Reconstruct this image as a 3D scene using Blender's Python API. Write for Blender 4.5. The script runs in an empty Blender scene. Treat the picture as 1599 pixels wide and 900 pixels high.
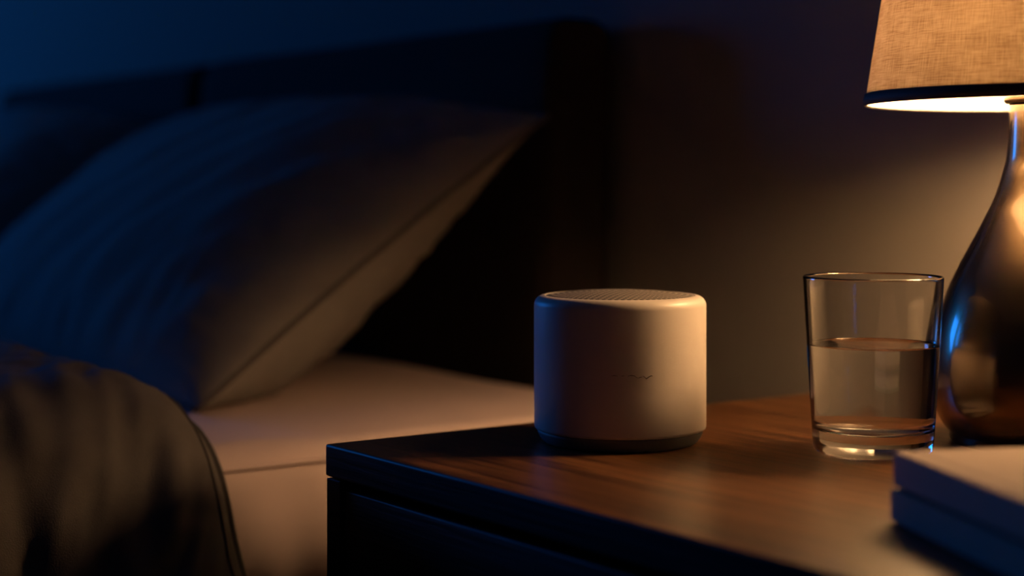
import bpy, bmesh, math, random
from mathutils import Vector, Matrix, noise

S = bpy.context.scene
C = S.collection
PI = math.pi

# ------------------------------------------------------------------ camera, light, exposure
S.view_settings.view_transform = 'Standard'
S.view_settings.look = 'None'
S.view_settings.gamma = 1.0
S.view_settings.use_curve_mapping = False
S.view_settings.exposure = 0.0

TOP = 0.55                      # nightstand top
EYE = TOP + 0.151
cam_d = bpy.data.cameras.new('camera')
cam = bpy.data.objects.new('camera', cam_d); C.objects.link(cam)
fwd = Vector((-0.810, 0.586, 0)).normalized()
cam.location = (0, 0, EYE)
cam.rotation_euler = fwd.to_track_quat('-Z', 'Y').to_euler()
cam_d.sensor_width = 36
cam_d.lens = 2600 / 1599 * 36
cam_d.shift_y = -165 / 1599
cam_d.clip_start = 0.02
cam_d.dof.use_dof = True
cam_d.dof.focus_distance = 0.93
cam_d.dof.aperture_fstop = 3.4
S.camera = cam

w = bpy.data.worlds.new('night'); S.world = w; w.use_nodes = True
w.node_tree.nodes['Background'].inputs[0].default_value = (0.02, 0.16, 1, 1)
w.node_tree.nodes['Background'].inputs[1].default_value = 0.12

ld = bpy.data.lights.new('window_dusk_light', 'AREA')
ld.shape = 'RECTANGLE'; ld.size = 0.9; ld.size_y = 0.9
ld.energy = 34; ld.color = (0.015, 0.235, 1.0)
lo = bpy.data.objects.new('window_dusk_light', ld); C.objects.link(lo)
lo.location = (-4.25, -0.22, 1.08)
lo.rotation_euler = (Vector((3.2, 1.0, -0.42))).to_track_quat('-Z', 'Y').to_euler()

BULB_STRENGTH = 138
BULB_COL = (1.0, 0.58, 0.25)

# ------------------------------------------------------------------ helpers
def P(name, col, rough=0.6, metal=0, spec=None, **kw):
    m = bpy.data.materials.new(name); m.use_nodes = True
    b = m.node_tree.nodes['Principled BSDF']
    b.inputs['Base Color'].default_value = (*col, 1)
    b.inputs['Roughness'].default_value = rough
    b.inputs['Metallic'].default_value = metal
    if spec is not None: b.inputs['Specular IOR Level'].default_value = spec
    for k, v in kw.items():
        b.inputs[k.replace('_', ' ')].default_value = v
    return m

def nd(m, t, **kw):
    n = m.node_tree.nodes.new(t)
    for k, v in kw.items(): setattr(n, k, v)
    return n

def lk(m, a, b): m.node_tree.links.new(a, b)

def fabric(name, col, col2, weave=900, bump=0.25, rough=0.95, sheen=0.0):
    """woven cloth: noise-mottled colour and a fine two-way thread bump"""
    m = P(name, col, rough, spec=0.15)
    b = m.node_tree.nodes['Principled BSDF']
    if sheen: b.inputs['Sheen Weight'].default_value = sheen
    tc = nd(m, 'ShaderNodeTexCoord')
    n1 = nd(m, 'ShaderNodeTexNoise'); n1.inputs['Scale'].default_value = 45; n1.inputs['Detail'].default_value = 6
    lk(m, tc.outputs['Object'], n1.inputs['Vector'])
    mx = nd(m, 'ShaderNodeMix', data_type='RGBA')
    mx.inputs[6].default_value = (*col, 1); mx.inputs[7].default_value = (*col2, 1)
    lk(m, n1.outputs['Fac'], mx.inputs[0]); lk(m, mx.outputs[2], b.inputs['Base Color'])
    n2 = nd(m, 'ShaderNodeTexNoise'); n2.inputs['Scale'].default_value = weave; n2.inputs['Detail'].default_value = 2
    lk(m, tc.outputs['Object'], n2.inputs['Vector'])
    bp = nd(m, 'ShaderNodeBump'); bp.inputs['Strength'].default_value = bump; bp.inputs['Distance'].default_value = 0.001
    lk(m, n2.outputs['Fac'], bp.inputs['Height']); lk(m, bp.outputs['Normal'], b.inputs['Normal'])
    return m

def obj(name, bm, mat, parent=None, smooth=True, loc=None):
    me = bpy.data.meshes.new(name)
    bmesh.ops.recalc_face_normals(bm, faces=bm.faces[:])
    bm.to_mesh(me); bm.free()
    if smooth:
        for p in me.polygons: p.use_smooth = True
    o = bpy.data.objects.new(name, me); C.objects.link(o)
    if mat: me.materials.append(mat)
    if parent: o.parent = parent
    if loc: o.location = loc
    return o

def tag(o, label, cat, group=None, kind=None):
    o['label'] = label
    if cat: o['category'] = cat
    if group: o['group'] = group
    if kind: o['kind'] = kind
    return o

def thing(name, label, cat, loc=(0, 0, 0), rotz=0, group=None):
    o = bpy.data.objects.new(name, None); C.objects.link(o)
    o.empty_display_size = 0.05
    o.location = loc; o.rotation_euler = (0, 0, rotz)
    return tag(o, label, cat, group)

def bevel_box(x0, x1, y0, y1, z0, z1, r=0.002, seg=3):
    bm = bmesh.new()
    bmesh.ops.create_cube(bm, size=1)
    for v in bm.verts:
        v.co = Vector(((x0 + x1) / 2 + v.co.x * (x1 - x0), (y0 + y1) / 2 + v.co.y * (y1 - y0), (z0 + z1) / 2 + v.co.z * (z1 - z0)))
    if r > 0:
        bmesh.ops.bevel(bm, geom=bm.edges[:], offset=r, segments=seg, profile=0.5, affect='EDGES')
    return bm

def join_bm(a, b):
    me = bpy.data.meshes.new('tmp'); b.to_mesh(me); b.free(); a.from_mesh(me); bpy.data.meshes.remove(me); return a

def lathe(prof, n=96, uv=False, closed=False):
    """prof: list of (r, z); r == 0 makes a pole"""
    bm = bmesh.new(); rings = []
    for r, z in prof:
        if r <= 1e-7: rings.append([bm.verts.new((0, 0, z))])
        else: rings.append([bm.verts.new((r * math.cos(2 * PI * i / n), r * math.sin(2 * PI * i / n), z)) for i in range(n)])
    pairs = list(zip(rings, rings[1:]))
    if closed: pairs.append((rings[-1], rings[0]))
    uvl = bm.loops.layers.uv.new('UVMap') if uv else None
    for a, b in pairs:
        for i in range(n):
            j = (i + 1) % n
            if len(a) == 1 and len(b) == 1: continue
            if len(a) == 1: bm.faces.new((a[0], b[i], b[j]))
            elif len(b) == 1: bm.faces.new((a[i], b[0], a[j]))
            else:
                f = bm.faces.new((a[i], a[j], b[j], b[i]))
                if uvl:
                    for l, (uu, vv) in zip(f.loops, ((i, a), (i + 1, a), (i + 1, b), (i, b))):
                        l[uvl].uv = (uu / n, vv[0].co.z)
    return bm

def smooth_prof(pts, k=6):
    """Catmull-Rom through the profile points"""
    out = []
    for i in range(len(pts) - 1):
        p0 = pts[max(i - 1, 0)]; p1 = pts[i]; p2 = pts[i + 1]; p3 = pts[min(i + 2, len(pts) - 1)]
        for j in range(k):
            t = j / k
            out.append(tuple(0.5 * ((2 * p1[a]) + (-p0[a] + p2[a]) * t + (2 * p0[a] - 5 * p1[a] + 4 * p2[a] - p3[a]) * t * t + (-p0[a] + 3 * p1[a] - 3 * p2[a] + p3[a]) * t ** 3) for a in (0, 1)))
    out.append(pts[-1]); return out

def tube(points, r, n=8, closed=False):
    bm = bmesh.new(); rings = []; N = len(points)
    for i, p in enumerate(points):
        a = points[(i - 1) % N] if closed or i > 0 else p
        b = points[(i + 1) % N] if closed or i < N - 1 else p
        t = (Vector(b) - Vector(a)).normalized()
        ref = Vector((0, 0, 1)) if abs(t.z) < 0.9 else Vector((1, 0, 0))
        u = t.cross(ref).normalized(); v = t.cross(u).normalized()
        rings.append([bm.verts.new(Vector(p) + r * (math.cos(2 * PI * k / n) * u + math.sin(2 * PI * k / n) * v)) for k in range(n)])
    for i in range(N if closed else N - 1):
        a, b = rings[i], rings[(i + 1) % N]
        # align to the nearest start vertex so that frames never twist
        off = min(range(n), key=lambda q: (a[0].co - b[q].co).length)
        for k in range(n):
            bm.faces.new((a[k], a[(k + 1) % n], b[(k + 1 + off) % n], b[(k + off) % n]))
    if not closed:
        bm.faces.new(rings[0]); bm.faces.new(rings[-1])
    return bm

def grid_surface(nu, nv, f, wrap=False):
    bm = bmesh.new()
    vs = [[bm.verts.new(f(i / (nu - 1), j / (nv - 1))) for j in range(nv)] for i in range(nu)]
    for i in range(nu - 1):
        for j in range(nv - 1):
            bm.faces.new((vs[i][j], vs[i + 1][j], vs[i + 1][j + 1], vs[i][j + 1]))
    return bm

def sstep(a, b, x):
    t = max(0, min(1, (x - a) / (b - a))); return t * t * (3 - 2 * t)

def soft_box(x0, x1, y0, y1, z0, z1, r, step, disp=None):
    """a rounded box with an even dense grid on its faces, then displaced by disp(point, normal)"""
    bm = bmesh.new(); cache = {}
    dims = [(x0, x1), (y0, y1), (z0, z1)]
    axes = []
    for a, b in dims:
        k = max(2, int((b - a - 2 * r) / step)); inner = [a + r + (b - a - 2 * r) * i / k for i in range(k + 1)]
        e = [r * (1 - math.cos(PI / 2 * j / 6)) for j in range(6)]
        axes.append([a + q for q in e] + inner + [b - q for q in reversed(e)])
    def vert(i, j, k):
        key = (i, j, k)
        if key not in cache:
            p = Vector((axes[0][i], axes[1][j], axes[2][k]))
            c = Vector([min(max(p[a], dims[a][0] + r), dims[a][1] - r) for a in range(3)])
            d = p - c
            if d.length > 1e-9:
                nrm = d.normalized(); p = c + nrm * r
            else: nrm = Vector((0, 0, 1))
            if disp: p = disp(p, nrm)
            cache[key] = bm.verts.new(p)
        return cache[key]
    L = [len(a) for a in axes]
    for j in range(L[1] - 1):
        for k in range(L[2] - 1):
            for i in (0, L[0] - 1): bm.faces.new((vert(i, j, k), vert(i, j + 1, k), vert(i, j + 1, k + 1), vert(i, j, k + 1)))
    for i in range(L[0] - 1):
        for k in range(L[2] - 1):
            for j in (0, L[1] - 1): bm.faces.new((vert(i, j, k), vert(i + 1, j, k), vert(i + 1, j, k + 1), vert(i, j, k + 1)))
    for i in range(L[0] - 1):
        for j in range(L[1] - 1):
            for k in (0, L[2] - 1): bm.faces.new((vert(i, j, k), vert(i + 1, j, k), vert(i + 1, j + 1, k), vert(i, j + 1, k)))
    return bm

# ------------------------------------------------------------------ materials
def wood(name, dark, light, rough, bump=0.35, scale=1.0, coat=0.0):
    m = P(name, dark, rough)
    b = m.node_tree.nodes['Principled BSDF']
    b.inputs['Coat Weight'].default_value = coat; b.inputs['Coat Roughness'].default_value = 0.25
    tc = nd(m, 'ShaderNodeTexCoord'); mp = nd(m, 'ShaderNodeMapping'); mp.inputs['Scale'].default_value = (1.6 * scale, 26 * scale, 26 * scale)
    lk(m, tc.outputs['Object'], mp.inputs['Vector'])
    n = nd(m, 'ShaderNodeTexNoise'); n.inputs['Scale'].default_value = 3; n.inputs['Detail'].default_value = 8; n.inputs['Roughness'].default_value = 0.62; n.inputs['Distortion'].default_value = 0.6
    lk(m, mp.outputs[0], n.inputs['Vector'])
    mp2 = nd(m, 'ShaderNodeMapping'); mp2.inputs['Scale'].default_value = (9 * scale, 230 * scale, 230 * scale)
    lk(m, tc.outputs['Object'], mp2.inputs['Vector'])
    n2 = nd(m, 'ShaderNodeTexNoise'); n2.inputs['Scale'].default_value = 1; n2.inputs['Detail'].default_value = 4
    lk(m, mp2.outputs[0], n2.inputs['Vector'])
    r1 = nd(m, 'ShaderNodeValToRGB'); r1.color_ramp.elements[0].position = 0.34; r1.color_ramp.elements[1].position = 0.68
    r1.color_ramp.elements[0].color = (*dark, 1); r1.color_ramp.elements[1].color = (*light, 1)
    lk(m, n.outputs['Fac'], r1.inputs[0])
    r2 = nd(m, 'ShaderNodeValToRGB'); r2.color_ramp.elements[0].position = 0.36; r2.color_ramp.elements[1].position = 0.54
    r2.color_ramp.elements[0].color = (0.30, 0.30, 0.30, 1); r2.color_ramp.elements[1].color = (1, 1, 1, 1)
    lk(m, n2.outputs['Fac'], r2.inputs[0])
    mx = nd(m, 'ShaderNodeMix', data_type='RGBA', blend_type='MULTIPLY'); mx.inputs[0].default_value = 0.8
    lk(m, r1.outputs[0], mx.inputs[6]); lk(m, r2.outputs[0], mx.inputs[7]); lk(m, mx.outputs[2], b.inputs['Base Color'])
    bp = nd(m, 'ShaderNodeBump'); bp.inputs['Strength'].default_value = bump; bp.inputs['Distance'].default_value = 0.0006
    lk(m, n2.outputs['Fac'], bp.inputs['Height']); lk(m, bp.outputs['Normal'], b.inputs['Normal'])
    return m

M = {}
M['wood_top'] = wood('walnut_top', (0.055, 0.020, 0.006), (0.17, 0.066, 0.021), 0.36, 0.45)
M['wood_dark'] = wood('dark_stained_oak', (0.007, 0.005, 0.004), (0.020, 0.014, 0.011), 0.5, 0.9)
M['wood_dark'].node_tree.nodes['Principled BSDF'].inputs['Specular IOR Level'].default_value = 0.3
M['headboard'] = fabric('headboard_cloth', (0.020, 0.014, 0.012), (0.032, 0.022, 0.018), 700, 0.4)
M['pillow'] = fabric('pillow_linen', (0.225, 0.205, 0.195), (0.27, 0.25, 0.238), 900, 0.2)
M['pillow_trim'] = fabric('pillow_seam_linen', (0.12, 0.105, 0.10), (0.14, 0.12, 0.115), 900, 0.2)
M['sheet'] = fabric('sheet_cotton', (0.74, 0.57, 0.55), (0.80, 0.62, 0.59), 1200, 0.1)
M['duvet'] = fabric('duvet_cotton', (0.125, 0.108, 0.105), (0.18, 0.158, 0.152), 1100, 0.35)
M['duvet_trim'] = fabric('duvet_piping', (0.07, 0.06, 0.06), (0.09, 0.08, 0.08), 900, 0.2)
M['speaker'] = P('matte_shell', (0.63, 0.555, 0.50), 0.42, spec=0.45)
M['rubber'] = P('grey_rubber', (0.13, 0.125, 0.125), 0.6)
M['logo'] = P('printed_mark', (0.05, 0.022, 0.012), 0.6)
M['paper'] = fabric('page_edges', (0.60, 0.55, 0.48), (0.68, 0.62, 0.54), 500, 0.3)
M['brass'] = P('dark_socket', (0.10, 0.06, 0.035), 0.35, 0.8)
M['trim'] = P('dark_shade_ribbon', (0.035, 0.025, 0.025), 0.75)

def plaster(name, col):
    m = P(name, col, 0.9, spec=0.2)
    b = m.node_tree.nodes['Principled BSDF']
    tc = nd(m, 'ShaderNodeTexCoord'); n = nd(m, 'ShaderNodeTexNoise'); n.inputs['Scale'].default_value = 60; n.inputs['Detail'].default_value = 5
    lk(m, tc.outputs['Object'], n.inputs['Vector'])
    bp = nd(m, 'ShaderNodeBump'); bp.inputs['Strength'].default_value = 0.08; bp.inputs['Distance'].default_value = 0.002
    lk(m, n.outputs['Fac'], bp.inputs['Height']); lk(m, bp.outputs['Normal'], b.inputs['Normal'])
    return m
M['wall'] = plaster('taupe_plaster', (0.19, 0.168, 0.153))
M['ceiling'] = plaster('ceiling_plaster', (0.4, 0.38, 0.36))
M['floor'] = wood('floor_boards', (0.05, 0.03, 0.018), (0.11, 0.07, 0.04), 0.5, 0.2, 0.4)
M['frame'] = P('painted_frame', (0.35, 0.34, 0.32), 0.4)

def glass(name, ior, col=(1, 1, 1)):
    m = bpy.data.materials.new(name); m.use_nodes = True
    nt = m.node_tree; nt.nodes.clear()
    o = nt.nodes.new('ShaderNodeOutputMaterial'); g = nt.nodes.new('ShaderNodeBsdfGlass')
    g.inputs['IOR'].default_value = ior; g.inputs['Roughness'].default_value = 0; g.inputs['Color'].default_value = (*col, 1)
    nt.links.new(g.outputs[0], o.inputs[0]); return m
M['glass'] = glass('clear_tumbler_glass', 1.48)
M['water'] = glass('still_water', 1.33)

# perforated metal top of the speaker: rings of round holes
m = P('perforated_top', (0.30, 0.25, 0.22), 0.5)
b = m.node_tree.nodes['Principled BSDF']
tc = nd(m, 'ShaderNodeTexCoord'); sp = nd(m, 'ShaderNodeSeparateXYZ'); lk(m, tc.outputs['Object'], sp.inputs[0])
def mth(op, a, c=None, clampv=False):
    n = nd(m, 'ShaderNodeMath', operation=op)
    for i, q in enumerate((a, c)):
        if q is None: continue
        if isinstance(q, (int, float)): n.inputs[i].default_value = q
        else: lk(m, q, n.inputs[i])
    return n.outputs[0]
PITCH = 0.0033
rr = mth('SQRT', mth('ADD', mth('MULTIPLY', sp.outputs[0], sp.outputs[0]), mth('MULTIPLY', sp.outputs[1], sp.outputs[1])))
q = mth('DIVIDE', rr, PITCH)
ring = mth('ADD', mth('FLOOR', q), 0.0)
cnt = mth('MAXIMUM', mth('MULTIPLY', ring, 6), 1)
ang = mth('ARCTAN2', sp.outputs[1], sp.outputs[0])
av = mth('MULTIPLY', mth('DIVIDE', mth('ADD', ang, PI), 2 * PI), cnt)
du = mth('MULTIPLY', mth('SUBTRACT', mth('FRACT', av), 0.5), 1.0)
dr = mth('SUBTRACT', mth('FRACT', q), 0.5)
dist = mth('SQRT', mth('ADD', mth('MULTIPLY', du, du), mth('MULTIPLY', dr, dr)))
mr = nd(m, 'ShaderNodeMapRange'); lk(m, dist, mr.inputs[0]); mr.inputs[1].default_value = 0.30; mr.inputs[2].default_value = 0.38
mx = nd(m, 'ShaderNodeMix', data_type='RGBA'); mx.inputs[6].default_value = (0.012, 0.01, 0.01, 1); mx.inputs[7].default_value = (0.30, 0.25, 0.22, 1)
lk(m, mr.outputs[0], mx.inputs[0]); lk(m, mx.outputs[2], b.inputs['Base Color'])
bp = nd(m, 'ShaderNodeBump'); bp.inputs['Strength'].default_value = 0.6; bp.inputs['Distance'].default_value = 0.0006
lk(m, mr.outputs[0], bp.inputs['Height']); lk(m, bp.outputs['Normal'], b.inputs['Normal'])
M['grille'] = m

# lamp shade: translucent linen with slubs
m = bpy.data.materials.new('shade_linen'); m.use_nodes = True
nt = m.node_tree; nt.nodes.clear()
out = nd(m, 'ShaderNodeOutputMaterial')
uv = nd(m, 'ShaderNodeUVMap')
def threads(su, sv, det, dist):
    mp = nd(m, 'ShaderNodeMapping'); mp.inputs['Scale'].default_value = (su, sv, 1)
    lk(m, uv.outputs[0], mp.inputs['Vector'])
    n = nd(m, 'ShaderNodeTexNoise'); n.inputs['Scale'].default_value = 1; n.inputs['Detail'].default_value = det; n.inputs['Distortion'].default_value = dist
    lk(m, mp.outputs[0], n.inputs['Vector']); return n.outputs['Fac']
h1 = threads(46, 1300, 3, 0.4)     # weft
h2 = threads(900, 90, 3, 0.4)      # warp
h3 = threads(26, 60, 4, 0.5)       # patches
sm = mth('ADD', mth('MULTIPLY', h1, 0.40), mth('ADD', mth('MULTIPLY', h2, 0.36), mth('MULTIPLY', h3, 0.24)))
rp = nd(m, 'ShaderNodeValToRGB'); lk(m, sm, rp.inputs[0])
rp.color_ramp.elements[0].position = 0.38; rp.color_ramp.elements[1].position = 0.60
rp.color_ramp.elements[0].color = (0.27, 0.19, 0.13, 1); rp.color_ramp.elements[1].color = (0.48, 0.38, 0.29, 1)
bp = nd(m, 'ShaderNodeBump'); bp.inputs['Strength'].default_value = 0.5; bp.inputs['Distance'].default_value = 0.0008
lk(m, sm, bp.inputs['Height'])
df = nd(m, 'ShaderNodeBsdfDiffuse'); tr = nd(m, 'ShaderNodeBsdfTranslucent')
for n in (df, tr): lk(m, rp.outputs[0], n.inputs['Color'])
lk(m, bp.outputs[0], df.inputs['Normal'])
ms = nd(m, 'ShaderNodeMixShader'); ms.inputs[0].default_value = 0.38
lk(m, df.outputs[0], ms.inputs[1]); lk(m, tr.outputs[0], ms.inputs[2]); lk(m, ms.outputs[0], out.inputs[0])
M['shade'] = m
# white lining
m = bpy.data.materials.new('shade_lining'); m.use_nodes = True
nt = m.node_tree; nt.nodes.clear()
out = nd(m, 'ShaderNodeOutputMaterial'); df = nd(m, 'ShaderNodeBsdfDiffuse'); tr = nd(m, 'ShaderNodeBsdfTranslucent')
df.inputs[0].default_value = (0.93, 0.91, 0.86, 1); tr.inputs[0].default_value = (0.85, 0.78, 0.68, 1)
ms = nd(m, 'ShaderNodeMixShader'); ms.inputs[0].default_value = 0.22
lk(m, df.outputs[0], ms.inputs[1]); lk(m, tr.outputs[0], ms.inputs[2]); lk(m, ms.outputs[0], out.inputs[0])
M['lining'] = m
# bulb
m = bpy.data.materials.new('frosted_bulb_glow'); m.use_nodes = True
nt = m.node_tree; nt.nodes.clear()
out = nd(m, 'ShaderNodeOutputMaterial'); em = nd(m, 'ShaderNodeEmission')
em.inputs[0].default_value = (*BULB_COL, 1); em.inputs[1].default_value = BULB_STRENGTH
lk(m, em.outputs[0], out.inputs[0]); M['bulb'] = m
# lamp base glaze
M['glaze'] = P('polished_dark_bronze', (0.15, 0.098, 0.057), 0.27, 1.0, Coat_Weight=1.0, Coat_Roughness=0.09, Coat_IOR=1.5)

# ------------------------------------------------------------------ room shell
WALL = 0.96; XL = -4.0; XR = 1.6; YF = -3.2; H = 2.5
def struct(name, bm, mat, parent=None, smooth=False):
    o = obj(name, bm, mat, parent, smooth)
    if not parent: o['kind'] = 'structure'
    return o
def plain(x0, x1, y0, y1, z0, z1): return bevel_box(x0, x1, y0, y1, z0, z1, 0)
struct('floor', plain(XL - .12, XR + .12, YF - .12, WALL + .12, -0.1, 0), M['floor'])
struct('ceiling', plain(XL - .12, XR + .12, YF - .12, WALL + .12, H, H + .1), M['ceiling'])
struct('wall_back', plain(XL - .12, XR + .12, WALL, WALL + .12, 0, H), M['wall'])
struct('wall_front', plain(XL - .12, XR + .12, YF - .12, YF, 0, H), M['wall'])
struct('wall_right', plain(XR, XR + .12, YF, WALL, 0, H), M['wall'])
WY0, WY1, WZ0, WZ1 = -0.62, 0.18, 0.80, 1.6
wl = plain(XL - .12, XL, YF, WY0, 0, H)
for a in ((XL - .12, XL, WY1, WALL, 0, H), (XL - .12, XL, WY0, WY1, 0, WZ0), (XL - .12, XL, WY0, WY1, WZ1, H)): join_bm(wl, plain(*a))
struct('wall_left', wl, M['wall'])
struct('baseboard_back', bevel_box(XL, XR, WALL - .015, WALL, 0, .09, .004), M['frame'])
wf = bevel_box(XL - .08, XL - .02, WY0, WY0 + .04, WZ0, WZ1, .003)
for a in ((WY1 - .04, WY1, WZ0, WZ1), (WY0, WY1, WZ0, WZ0 + .04), (WY0, WY1, WZ1 - .04, WZ1)):
    join_bm(wf, bevel_box(XL - .08, XL - .02, a[0], a[1], a[2], a[3], .003))
win = struct('window_1', wf, M['frame'])
m = bpy.data.materials.new('thin_pane'); m.use_nodes = True; nt = m.node_tree; nt.nodes.clear()
out = nd(m, 'ShaderNodeOutputMaterial'); t_ = nd(m, 'ShaderNodeBsdfTransparent'); g_ = nd(m, 'ShaderNodeBsdfGlossy'); g_.inputs['Roughness'].default_value = 0.02
ms = nd(m, 'ShaderNodeMixShader'); ms.inputs[0].default_value = 0.08
lk(m, t_.outputs[0], ms.inputs[1]); lk(m, g_.outputs[0], ms.inputs[2]); lk(m, ms.outputs[0], out.inputs[0])
obj('pane', plain(XL - .052, XL - .048, WY0 + .03, WY1 - .03, WZ0 + .03, WZ1 - .03), m, win, False)

# ------------------------------------------------------------------ bed
BX1 = -.985; BX0 = -2.72; BY1 = 0.852; BY0 = -1.1
MT = EYE - 0.1755
bed = thing('headboard', 'wide dark upholstered headboard with rounded corners standing against the wall', 'headboard', (-1.9, .92, 0))
base = thing('bed_base', 'low dark upholstered bed base carrying the mattress', 'bed', (-1.9, -0.1, 0))
bed_inv = Matrix.Translation((1.9, -.92, 0)); base_inv = Matrix.Translation((1.9, 0.1, 0))
def bedpart(name, bm, mat, parent=bed):
    bm.transform(bed_inv if parent == bed else base_inv); return obj(name, bm, mat, parent)
def lean(p, n):
    # the board leans back until its top rests by the wall; the soft face swells slightly
    k = (p.z - 0.2) / 0.65
    sw = 0.006 * sstep(0, .12, min(p.z - .2, .846 - p.z))
    return Vector((p.x, p.y + 0.018 * (k - 1) + (-sw if n.y < -0.5 else 0), p.z + 0.0012 * noise.noise(p * 6)))
for a, c in ((-1.885, -1.150), (-2.62, -1.890)):
    bedpart('headboard_panel', soft_box(a, c, .885, .956, 0, .849, .026, .03, lean), M['headboard'])
bedpart('bed_base', bevel_box(BX0 + .05, BX1 - .10, BY0 + .03, .845, .10, .253, .012), M['headboard'], base)
for x in (BX0 + .1, BX1 - .15):
    for y in (BY0 + .13, .75):
        bedpart('leg', bevel_box(x - .025, x + .025, y - .025, y + .025, 0, .10, .004), M['wood_dark'], base)

def mdisp(p, n):
    side = abs(n.x) > .5 and p.z < MT - .03
    crown = 0.004 * sstep(0, .10, min(p.x - BX0, BX1 - p.x)) if n.z > 0.3 else 0
    p = p + Vector((0, 0, crown))
    if n.x > 0.02 and p.x > BX1 - .03:   # wrinkles of the fitted sheet run down the side
        a = noise.noise(Vector((p.y * 26 + p.z * 9, p.z * 7, 3.1)))
        bb = noise.noise(Vector((p.y * 60 + p.z * 22, p.z * 12, 7.7)))
        fall = sstep(MT + .01, MT - .05, p.z)
        p = p + n * (0.0062 * a + 0.0024 * bb) * fall
        k = min(1, max(0, (MT - .030 - p.z) / .105))     # lower side curves inward, a shape added so it darkens downwards
        p.x -= .088 * k * k
    elif n.z > .3:
        p = p + Vector((0, 0, 0.0025 * noise.noise(Vector((p.x * 5, p.y * 9, 0)))))
    return p
mat_o = obj('mattress', soft_box(BX0, BX1, BY0, BY1, .256, MT, .024, .010, mdisp), M['sheet'])
tag(mat_o, 'thick mattress in a pale blush fitted sheet lying on the low bed', 'mattress')
zs = MT - .012
pts = [(BX1 - .0015, y, zs + .001 * noise.noise(Vector((0, y * 9, 1)))) for y in [BY0 + .03 + (BY1 - BY0 - .06) * i / 60 for i in range(61)]]
obj('seam_piping', tube(pts, .0017, 8), M['sheet'], mat_o)

# ------------------------------------------------------------------ pillows
def pillow(name, label, org, uvec, vvec, W_, L_, tf, tb, seed, sag):
    """org: bottom right corner, u along the width, v up the slope"""
    u = Vector(uvec).normalized(); v = Vector(vvec).normalized(); nrm = v.cross(u).normalized()
    if nrm.z < 0: nrm = -nrm
    root = thing(name, label, 'pillow', org, 0, None)
    def place(a, c):        # a, c in -1..1, edges bow inwards between the drawn-out corners
        pin = 1 - 0.035 * (1 - c * c); pin2 = 1 - 0.06 * (1 - a * a)
        return (a * pin + 1) / 2 * W_ * u + (c * pin2 + 1) / 2 * L_ * v
    def surf(sgn, T):
        def f(i, j):
            a = math.sin((i * 2 - 1) * PI / 2); c = math.sin((j * 2 - 1) * PI / 2)
            base = place(a, c)
            e = max(0, (1 - a * a)) * max(0, (1 - c * c))
            prof = (1 - abs(a) ** 3.6) ** .6 * (1 - abs(c) ** 2.4) ** .6 if abs(a) < 1 and abs(c) < 1 else 0
            h = T * prof * (1 + (.28 * (1 - c) * (c > -9) - .20) * (sgn < 0))
            w1 = noise.noise(Vector((a * 5.5 + c * 2.2, c * 2.4, seed))) * .005
            w2 = noise.noise(Vector((a * 15 + c * 6, c * 4.0, seed + 4))) * .0020
            edge = min(1, e * 5)
            # creases that run inward from the seams
            cr = abs(noise.noise(Vector((a * 9 * 1.3, c * 1.6, seed + 9)))) * .005 * sstep(.1, .95, abs(c)) + abs(noise.noise(Vector((a * 2, c * 11, seed + 2)))) * .009 * sstep(.3, .98, abs(a))
            h += (w1 + w2 - cr) * edge
            p = base + sgn * nrm * max(h, 0)
            p.z += sag * (1 - a * a) * sstep(-.6, 1, c)
            # where it rests it flattens against the sheet and the headboard
            lo_z = MT + .0065 - org[2]; hi_y = .862 - org[1]
            p.z = max(p.z, lo_z); p.y = min(p.y, hi_y)
            return p
        return grid_surface(110, 84, f)
    body = surf(1, tf); back = surf(-1, tb)
    join_bm(body, back)
    bmesh.ops.remove_doubles(body, verts=body.verts[:], dist=1e-5)
    obj('pillowcase', body, M['pillow'], root)
    rim = []
    N = 70
    for k in range(N): rim.append((-1 + 2 * k / N, -1))
    for k in range(N): rim.append((1, -1 + 2 * k / N))
    for k in range(N): rim.append((1 - 2 * k / N, 1))
    for k in range(N): rim.append((-1, 1 - 2 * k / N))
    pts = []
    for a, c in rim:
        p = place(a, c); p.z += sag * (1 - a * a) * sstep(-.6, 1, c); pts.append(p)
    obj('seam_piping', tube(pts, .0024, 8, True), M['pillow_trim'], root)
    return root
E = EYE
P0 = Vector((-1.118, .526, E - .1660)); P1 = Vector((-1.118, .846, E + .056))
pillow('pillow', 'large grey linen pillow leaning on the headboard with its pointed corner near the nightstand', P0, (-1, .02, 0.0), P1 - P0, .72, (P1 - P0).length, .080, .088, 1.3, .016)
P0b = Vector((-1.93, .60, E - .145)); P1b = Vector((-1.91, .857, E + .062))
pillow('pillow', 'far pillow half hidden behind the large grey one at the left end of the headboard', P0b, (-1, .0, 0.0), P1b - P0b, .64, (P1b - P0b).length, .080, .055, 8.3, .03)

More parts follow.
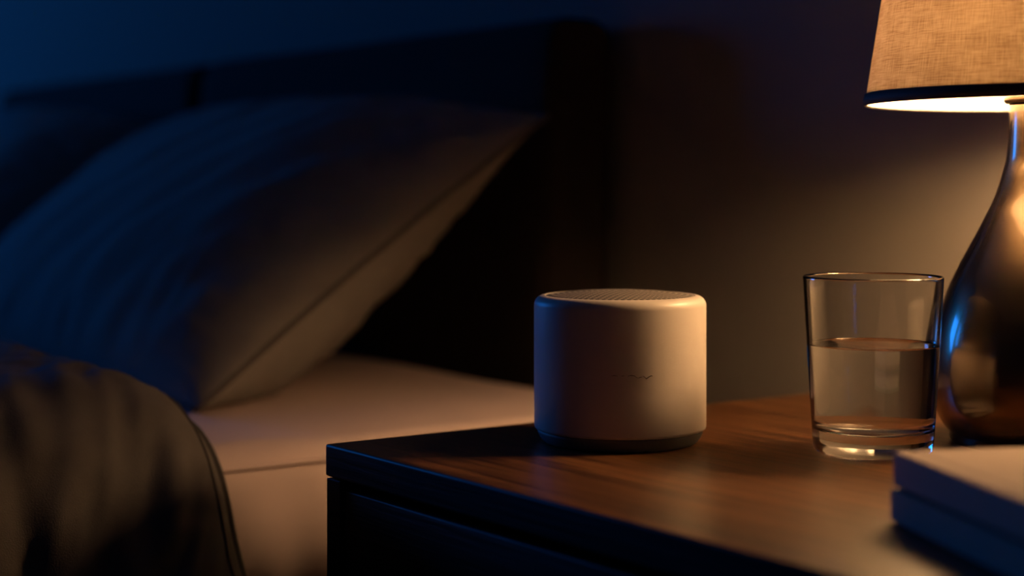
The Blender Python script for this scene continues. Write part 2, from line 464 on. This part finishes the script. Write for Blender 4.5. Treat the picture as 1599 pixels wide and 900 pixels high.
# ------------------------------------------------------------------ duvet draped over the bed edge
HEM = 0.470
def dprofile(s):
    """s metres along the cloth from the middle of the bed; returns x, z and outward normal of the cloth's path"""
    X_top = BX1 - .012; R = .055; flat = 1.25
    zt = MT + .012
    cx = X_top - R + .034; cz = zt - R + .004
    if s < flat:
        return Vector((cx - (flat - s), 0, zt + .004)), Vector((0, 0, 1))
    s2 = s - flat; arc = R * PI / 2
    if s2 < arc:
        a = s2 / R
        return Vector((cx + R * math.sin(a), 0, cz + R * math.cos(a))), Vector((math.sin(a), 0, math.cos(a)))
    return Vector((cx + R, 0, cz - (s2 - arc))), Vector((1, 0, 0))
LEN = 1.25 + .055 * PI / 2 + .30
def duvet_point(s, t, layer, extra=0):
    """t metres from the hem; layer 1 outer, 0 inner"""
    p, n = dprofile(s)
    drop = sstep(1.20, 1.42, s)
    y = HEM - t
    y += 0.012 * math.sin(s * 9 + .6) * (1 - drop) + .034 * drop * sstep(1.30, 1.47, s)
    puff = .034 * (1 - (1 - min(1, t / .055)) ** 2.2)
    big = noise.noise(Vector((s * 3.0, y * 5.5, 2.0)))
    # folds fan downwards and forwards over the edge
    q = y * 1.0 + (s - 1.25) * .42
    f1 = noise.noise(Vector((q * 22, s * 3.0, 5.0))) * .013
    f2 = abs(noise.noise(Vector((q * 42, s * 6.0, 9.0)))) * -.012
    f3 = noise.noise(Vector((q * 95, s * 15, 1.0))) * .0020
    deep = -.011 * math.exp(-((y - .333 - (s - 1.4) * .03) / .010) ** 2) * drop
    f4 = noise.noise(Vector((y * 30 + s * 34, y * 26 - s * 22, 4.0))) * .010
    wr = (f1 + f2 + f3 + f4) * (0.35 + .65 * drop) * sstep(0, .05, t) + deep
    o = .003
    if layer: o = .005 + puff * (1 + .25 * big) + wr * .9 + extra
    p = p + n * max(o, .003); p.y = y
    # the top settles lower towards the bed edge
    return p
NS, NT = 260, 200
def mapt(j): return (j ** 1.7) * 1.45
def maps(i): return LEN * (i ** .62)
ou = grid_surface(NS, NT, lambda i, j: duvet_point(maps(i), mapt(j), 1))
inn = grid_surface(NS // 2, NT // 2, lambda i, j: duvet_point(maps(i), mapt(j), 0))
# close the rim between the two layers
bm = ou
join_bm(bm, inn)
bmesh.ops.remove_doubles(bm, verts=bm.verts[:], dist=1e-5)
dv = obj('duvet', bm, M['duvet'])
tag(dv, 'rumpled dark grey duvet draped over the bed edge in front of the pillow', 'duvet')
pts = [duvet_point(LEN * (i / 260) ** .8, .0, 1) for i in range(261)]
obj('hem_piping', tube(pts, .0028, 8), M['duvet_trim'], dv)
pts = [duvet_point(LEN * (i / 300) ** .8, .013, 1, .0002) for i in range(301)]
obj('hem_seam', tube(pts, .0013, 6), M['duvet_trim'], dv)

# ------------------------------------------------------------------ nightstand
NX0, NX1, NY0, NY1 = -.842, -.185, .476, .952
ns = thing('nightstand', 'dark wooden nightstand with walnut top and a plain drawer beside the bed', 'nightstand', ((NX0 + NX1) / 2, (NY0 + NY1) / 2, 0))
ninv = Matrix.Translation((-(NX0 + NX1) / 2, -(NY0 + NY1) / 2, 0))
def npart(name, bm, mat, parent=ns, smooth=True):
    bm.transform(ninv); o = obj(name, bm, mat, parent, smooth); return o
def flat_shade(o):
    o.data.polygons.foreach_set('use_smooth', [False] * len(o.data.polygons)); return o
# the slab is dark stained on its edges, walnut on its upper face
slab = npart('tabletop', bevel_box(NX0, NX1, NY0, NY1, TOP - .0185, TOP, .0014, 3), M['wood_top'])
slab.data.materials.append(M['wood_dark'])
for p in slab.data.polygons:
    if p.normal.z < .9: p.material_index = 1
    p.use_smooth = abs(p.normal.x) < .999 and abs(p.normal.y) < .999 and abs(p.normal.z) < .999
# carcass: two sides, back, bottom
g = .0005
ca = bevel_box(NX0 + g, NX0 + .016, NY0 + .0006, NY1 - g, .12, TOP - .0195, .0008)
join_bm(ca, bevel_box(NX1 - .016, NX1 - g, NY0 + .0006, NY1 - g, .12, TOP - .0195, .0008))
join_bm(ca, bevel_box(NX0 + .016, NX1 - .016, NY1 - .012, NY1 - .002, .12, TOP - .0195, .0008))
join_bm(ca, bevel_box(NX0 + .016, NX1 - .016, NY0 + .006, NY1 - .012, .12, .136, .0008))
join_bm(ca, bevel_box(NX0 + .016, NX1 - .016, NY0 + .006, NY1 - .012, .325, .337, .0008))
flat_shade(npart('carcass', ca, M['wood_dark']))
def drawer(z0, z1):
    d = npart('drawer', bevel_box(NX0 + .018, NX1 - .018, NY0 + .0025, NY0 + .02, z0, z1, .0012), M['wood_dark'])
    kx = (NX0 + NX1) / 2
    k = lathe(smooth_prof([(.0, 0), (.006, 0), (.005, .008), (.011, .014), (.010, .020), (0, .022)]), 32)
    k.transform(Matrix.Rotation(PI / 2, 4, 'X')); k.transform(Matrix.Translation((kx, NY0 + .005, (z0 + z1) / 2)))
    npart('knob', k, M['brass'], d)
drawer(.340, TOP - .0245); drawer(.139, .322)
for x in (NX0 + .03, NX1 - .03):
    for y in (NY0 + .035, NY1 - .035):
        bm = lathe([(0, 0), (.011, 0), (.017, .12), (0, .12)], 24); bm.transform(Matrix.Translation((x, y, 0)))
        npart('leg', bm, M['wood_dark'])

def camxy(px, d):
    """ground position at depth d seen in column px"""
    xc = (px - 799.5) / 2600 * d
    r = Vector((fwd.y, -fwd.x, 0)) * 1.0
    return fwd * d + r * xc

# ------------------------------------------------------------------ smart speaker
sp_ = camxy(968, .972)
spk = thing('smart_speaker', 'small cylindrical cream smart speaker with perforated top standing on the nightstand', 'speaker', (sp_.x, sp_.y, TOP))
R = .0501
prof = [(0, .0078), (.0465, .0078), (.0488, .0079), (.0497, .0085), (R, .0098), (R, .03), (R, .06), (R, .0795)]
for i in range(1, 9):
    a = PI / 2 * i / 8; prof.append((R - .0058 + .0058 * math.cos(a), .0795 + .0058 * math.sin(a)))
prof += [(.0437, .0853), (.0434, .0848), (.0, .0848)]
obj('shell', lathe(prof, 160), M['speaker'], spk)
gp = [(0, .0880), (.008, .0880), (.015, .0878), (.022, .0874), (.030, .0868), (.036, .0861), (.040, .0856), (.0428, .0851), (.0431, .0848), (0, .0848)]
obj('grille', lathe(gp, 160), M['grille'], spk)
obj('foot', lathe([(0, 0), (.0425, 0), (.0440, .0003), (.0452, .0012), (.0468, .0032), (.0480, .0058), (.0484, .0079), (0, .0080)], 128), M['rubber'], spk)
# the faint wavy mark printed on the shell
phi0 = math.atan2(-fwd.y, -fwd.x)           # towards the camera
def on_shell(px, py, dr=.0):
    off = (px - 968) / 2600 * .93; a = phi0 + math.asin(max(-.98, min(.98, off / R)))
    z = EYE - TOP - (py - 285) / 2600 * (.972 - R * math.cos(a - phi0))
    return Vector(((R + dr) * math.cos(a), (R + dr) * math.sin(a), z))
bm = bmesh.new()
def stroke(pts, wpx):
    # ribbon lying on the shell, a tenth of a millimetre proud
    dense = []
    for (x0, y0), (x1, y1) in zip(pts, pts[1:]):
        for k in range(5): dense.append((x0 + (x1 - x0) * k / 5, y0 + (y1 - y0) * k / 5))
    dense.append(pts[-1])
    rows = []
    n_ = len(dense) - 1
    for k, (x, y) in enumerate(dense):
        ww = wpx * (.35 + .65 * math.sin(PI * min(1, max(0, k / n_)) * .9 + .15))
        rows.append([bm.verts.new(on_shell(x, y - ww / 2, .00012)), bm.verts.new(on_shell(x, y + ww / 2, .00012)),
                     bm.verts.new(on_shell(x, y + ww / 2, -.0002)), bm.verts.new(on_shell(x, y - ww / 2, -.0002))])
    for a, c in zip(rows, rows[1:]):
        for k in range(4): bm.faces.new((a[k], a[(k + 1) % 4], c[(k + 1) % 4], c[k]))
    bm.faces.new(rows[0]); bm.faces.new(rows[-1])
stroke([(946, 587.3), (950, 586.8), (955, 587.3)], .8)
stroke([(961, 587.4), (966, 587.0)], .7)
stroke([(971, 587.5), (975, 586.8), (981, 587.0), (984.5, 589.5), (987.5, 591)], 1.1)
stroke([(987.5, 591), (990, 589.6), (993.5, 588.9)], 1.1)
stroke([(994.3, 587.3), (997, 588.6), (1000.3, 591.8), (1004, 589.0), (1008, 586.8), (1010.2, 587.6)], 1.5)
stroke([(1000.3, 591.0), (1000.5, 593.8)], .9)
obj('logo', bm, M['logo'], spk)

# ------------------------------------------------------------------ tumbler and water
gp_ = camxy(1363, .932)
gl = thing('drinking_glass', 'clear straight tumbler with thick base standing half full beside the lamp', 'glass', (gp_.x, gp_.y, TOP + .0002))
def ro(z): return .0328 + (.0388 - .0328) * (z / .0985) ** .9
ti = .0016
outer = [(0, .0012), (.012, .0010), (.024, .0006), (.0290, 0), (.0310, .0001), (.0322, .0009), (ro(.003) + .0001, .003)] + [(ro(z), z) for z in (.006, .012, .02, .03, .04, .05, .06, .07, .08, .09, .0965)]
rim = [(ro(.0985) - .0001, .0978), (ro(.0985) - .0007, .0985), (ro(.0985) - ti + .0001, .0980)]
inner = [(ro(z) - ti, z) for z in (.0972, .0965, .09, .08, .07, .06, .05, .04, .03, .022, .0190)] + [(ro(.018) - .0018, .0175), (ro(.016) - .0025, .0150), (ro(.014) - .0048, .0132), (.022, .0122), (.012, .0118), (0, .0117)]
glo = obj('tumbler', lathe(outer + rim + inner, 144), M['glass'], gl)
WLV = .0598; ov = .00015
wi = [(0, .0117 - ov), (.012, .0118 - ov), (.022, .0122 - ov), (ro(.014) - .0048 + ov, .0132 - ov), (ro(.016) - .0025 + ov, .0150), (ro(.018) - .0018 + ov, .0175)] + [(ro(z) - ti + ov, z) for z in (.022, .03, .04, .05, .057, .0590, WLV + .0004, WLV + .0009)]
wi += [(ro(WLV) - ti - .0007, WLV + .0003), (ro(WLV) - ti - .002, WLV), (.02, WLV), (0, WLV)]
wat = obj('water', lathe(wi, 144), M['water'])
wat.location = (gp_.x, gp_.y, TOP + .0002)
tag(wat, 'still clear water filling the lower half of the tumbler', 'water')

# ------------------------------------------------------------------ table lamp
lp_ = camxy(1638, .965)
lamp = thing('table_lamp', 'lit table lamp with dark teardrop base and tan linen drum shade on the nightstand', 'lamp', (lp_.x, lp_.y, TOP))
ys = [(176, 60), (237, 63), (272, 70.5), (308, 82), (343, 98.5), (379, 117), (415, 136), (450, 152), (500, 169), (550, 179), (595, 181), (630, 177), (660, 164), (678, 150)]
pr = [((r) / 2694, (692 - y) / 2694) for y, r in ys]
pr = [(0, .1975), (.020, .1975), (.0220, .1970), (.0223, .1950)] + smooth_prof(pr, 6) + [(.0560, .0022), (.0545, .0), (.0, .0)]
obj('lamp_base', lathe(pr, 160), M['glaze'], lamp)
obj('collar', lathe([(0, .1970), (.0240, .1970), (.0250, .1980), (.0250, .2002), (.0240, .2010), (.014, .2016), (.0135, .214), (0, .214)], 96), M['brass'], lamp)
bz = .237; br = .032
bp_ = [(0, bz - .030), (.0125, bz - .030), (.0135, bz - .024)] + [(br * math.sin(a), bz - br * math.cos(a)) for a in [PI * (k / 24) for k in range(5, 25)]]
bp_[-1] = (0, bz + br)
obj('bulb', lathe(bp_, 64), M['bulb'], lamp)
RB, ZB, HT, TP = .1045, .1970, .185, .158
def rs(z): return RB - (z - ZB) * TP
sh = lathe([(rs(ZB + HT * k / 30), ZB + HT * k / 30) for k in range(31)], 192, uv=True)
sh_o = obj('lamp_shade', sh, M['shade'], lamp)
ln = lathe([(rs(ZB + HT * k / 10) - .0012, ZB + HT * k / 10) for k in range(11)], 192)
obj('lining', ln, M['lining'], sh_o)
def band(z0, z1, t=.0011):
    return lathe([(rs(z0) + t, z0), (rs((z0 + z1) / 2) + t + .0003, (z0 + z1) / 2), (rs(z1) + t, z1), (rs(z1) - .0006, z1), (rs(z0) - .0009, z0)], 192, closed=True)
obj('trim_ribbon', band(ZB - .0008, ZB + .0062), M['trim'], sh_o)
obj('trim_ribbon', band(ZB + HT - .006, ZB + HT + .0008), M['trim'], sh_o)
# the wire spider that carries the shade
zt = ZB + HT - .012
spd = lathe([(.006, zt + .002), (.010, zt + .002), (.010, zt - .002), (.006, zt - .002)], 32, closed=True)
for k in range(3):
    a = 2 * PI * k / 3 + .4
    join_bm(spd, tube([(.009 * math.cos(a), .009 * math.sin(a), zt), (rs(zt) * .99 * math.cos(a), rs(zt) * .99 * math.sin(a), zt)], .0014, 8))
for s_ in (-1, 1):
    join_bm(spd, tube([(s_ * .012, 0, .215), (s_ * .030, 0, .235), (s_ * .035, 0, .26), (s_ * .030, 0, .30), (s_ * .006, 0, zt - .002)], .0012, 8))
obj('harp', spd, M['brass'], lamp)

# ------------------------------------------------------------------ two books
def book(label, center, rot, L_, W_, T_, cover, z):
    """spine along local -x side, length along y"""
    root = thing('book', label, 'book', (center.x, center.y, z), rot, 'hardback books stacked on the nightstand')
    t = .0018
    # cover: boards and spine as one bent sheet with a shallow hinge groove
    prof = []
    def ring(): pass
    x0, x1 = -W_ / 2, W_ / 2
    outl = [(x1, T_ - .0002), (x1 - .0004, T_), (x0 + .012, T_), (x0 + .009, T_ - .0006), (x0 + .006, T_), (x0 + .0008, T_), (x0, T_ - .0005),
            (x0 - .0001, T_ * .75), (x0 - .0002, T_ * .5), (x0 - .0001, T_ * .25), (x0, .0012), (x0 + .0022, 0), (x0 + .006, 0), (x0 + .009, .0006), (x0 + .012, 0), (x1 - .0004, 0), (x1, .0002),
            (x1, t), (x0 + .012, t), (x0 + .009, t + .0004), (x0 + t + .001, t), (x0 + t, T_ * .5), (x0 + t + .001, T_ - t), (x0 + .009, T_ - t - .0004), (x0 + .012, T_ - t), (x1, T_ - t)]
    bm = bmesh.new()
    a = [bm.verts.new((x, -L_ / 2, z_)) for x, z_ in outl]; c = [bm.verts.new((x, L_ / 2, z_)) for x, z_ in outl]
    for k in range(len(a)):
        k2 = (k + 1) % len(a); bm.faces.new((a[k], a[k2], c[k2], c[k]))
    bm.faces.new(a); bm.faces.new(c)
    obj('cover', bm, cover, root, False)
    obj('pages', bevel_box(x0 + t + .0015, x1 - .003, -L_ / 2 + .003, L_ / 2 - .003, t, T_ - t, .0006), M['paper'], root, False)
    return root
M['cover_a'] = fabric('book_cloth_blush', (0.36, 0.27, 0.225), (0.40, 0.30, 0.25), 1500, 0.15, 0.8)
M['cover_b'] = fabric('book_cloth_grey', (0.20, 0.24, 0.21), (0.24, 0.27, 0.24), 1500, 0.15, 0.8)
ang0 = math.atan2(fwd.y, fwd.x)
yaw = ang0 + math.radians(10.7)              # direction the left side runs away from the eye
along = Vector((math.cos(yaw), math.sin(yaw), 0)); across = Vector((math.sin(yaw), -math.cos(yaw), 0))
def place_book(px, d, L_, W_, T_, label, cover, z, twist=0):
    c0 = camxy(px, d)
    y_ = yaw + twist
    al = Vector((math.cos(y_), math.sin(y_), 0)); ac = Vector((math.sin(y_), -math.cos(y_), 0))
    ctr = c0 - al * L_ / 2 + ac * W_ / 2
    return book(label, ctr, y_ - PI / 2, L_, W_, T_, cover, z)
place_book(1391, .738, .200, .142, .0150, 'grey-green hardback book lying flat under the blush book', M['cover_b'], TOP + .0002)
place_book(1396, .738, .198, .142, .0160, 'blush cloth hardback book lying on top of the stack', M['cover_a'], TOP + .0002 + .0155, .006)
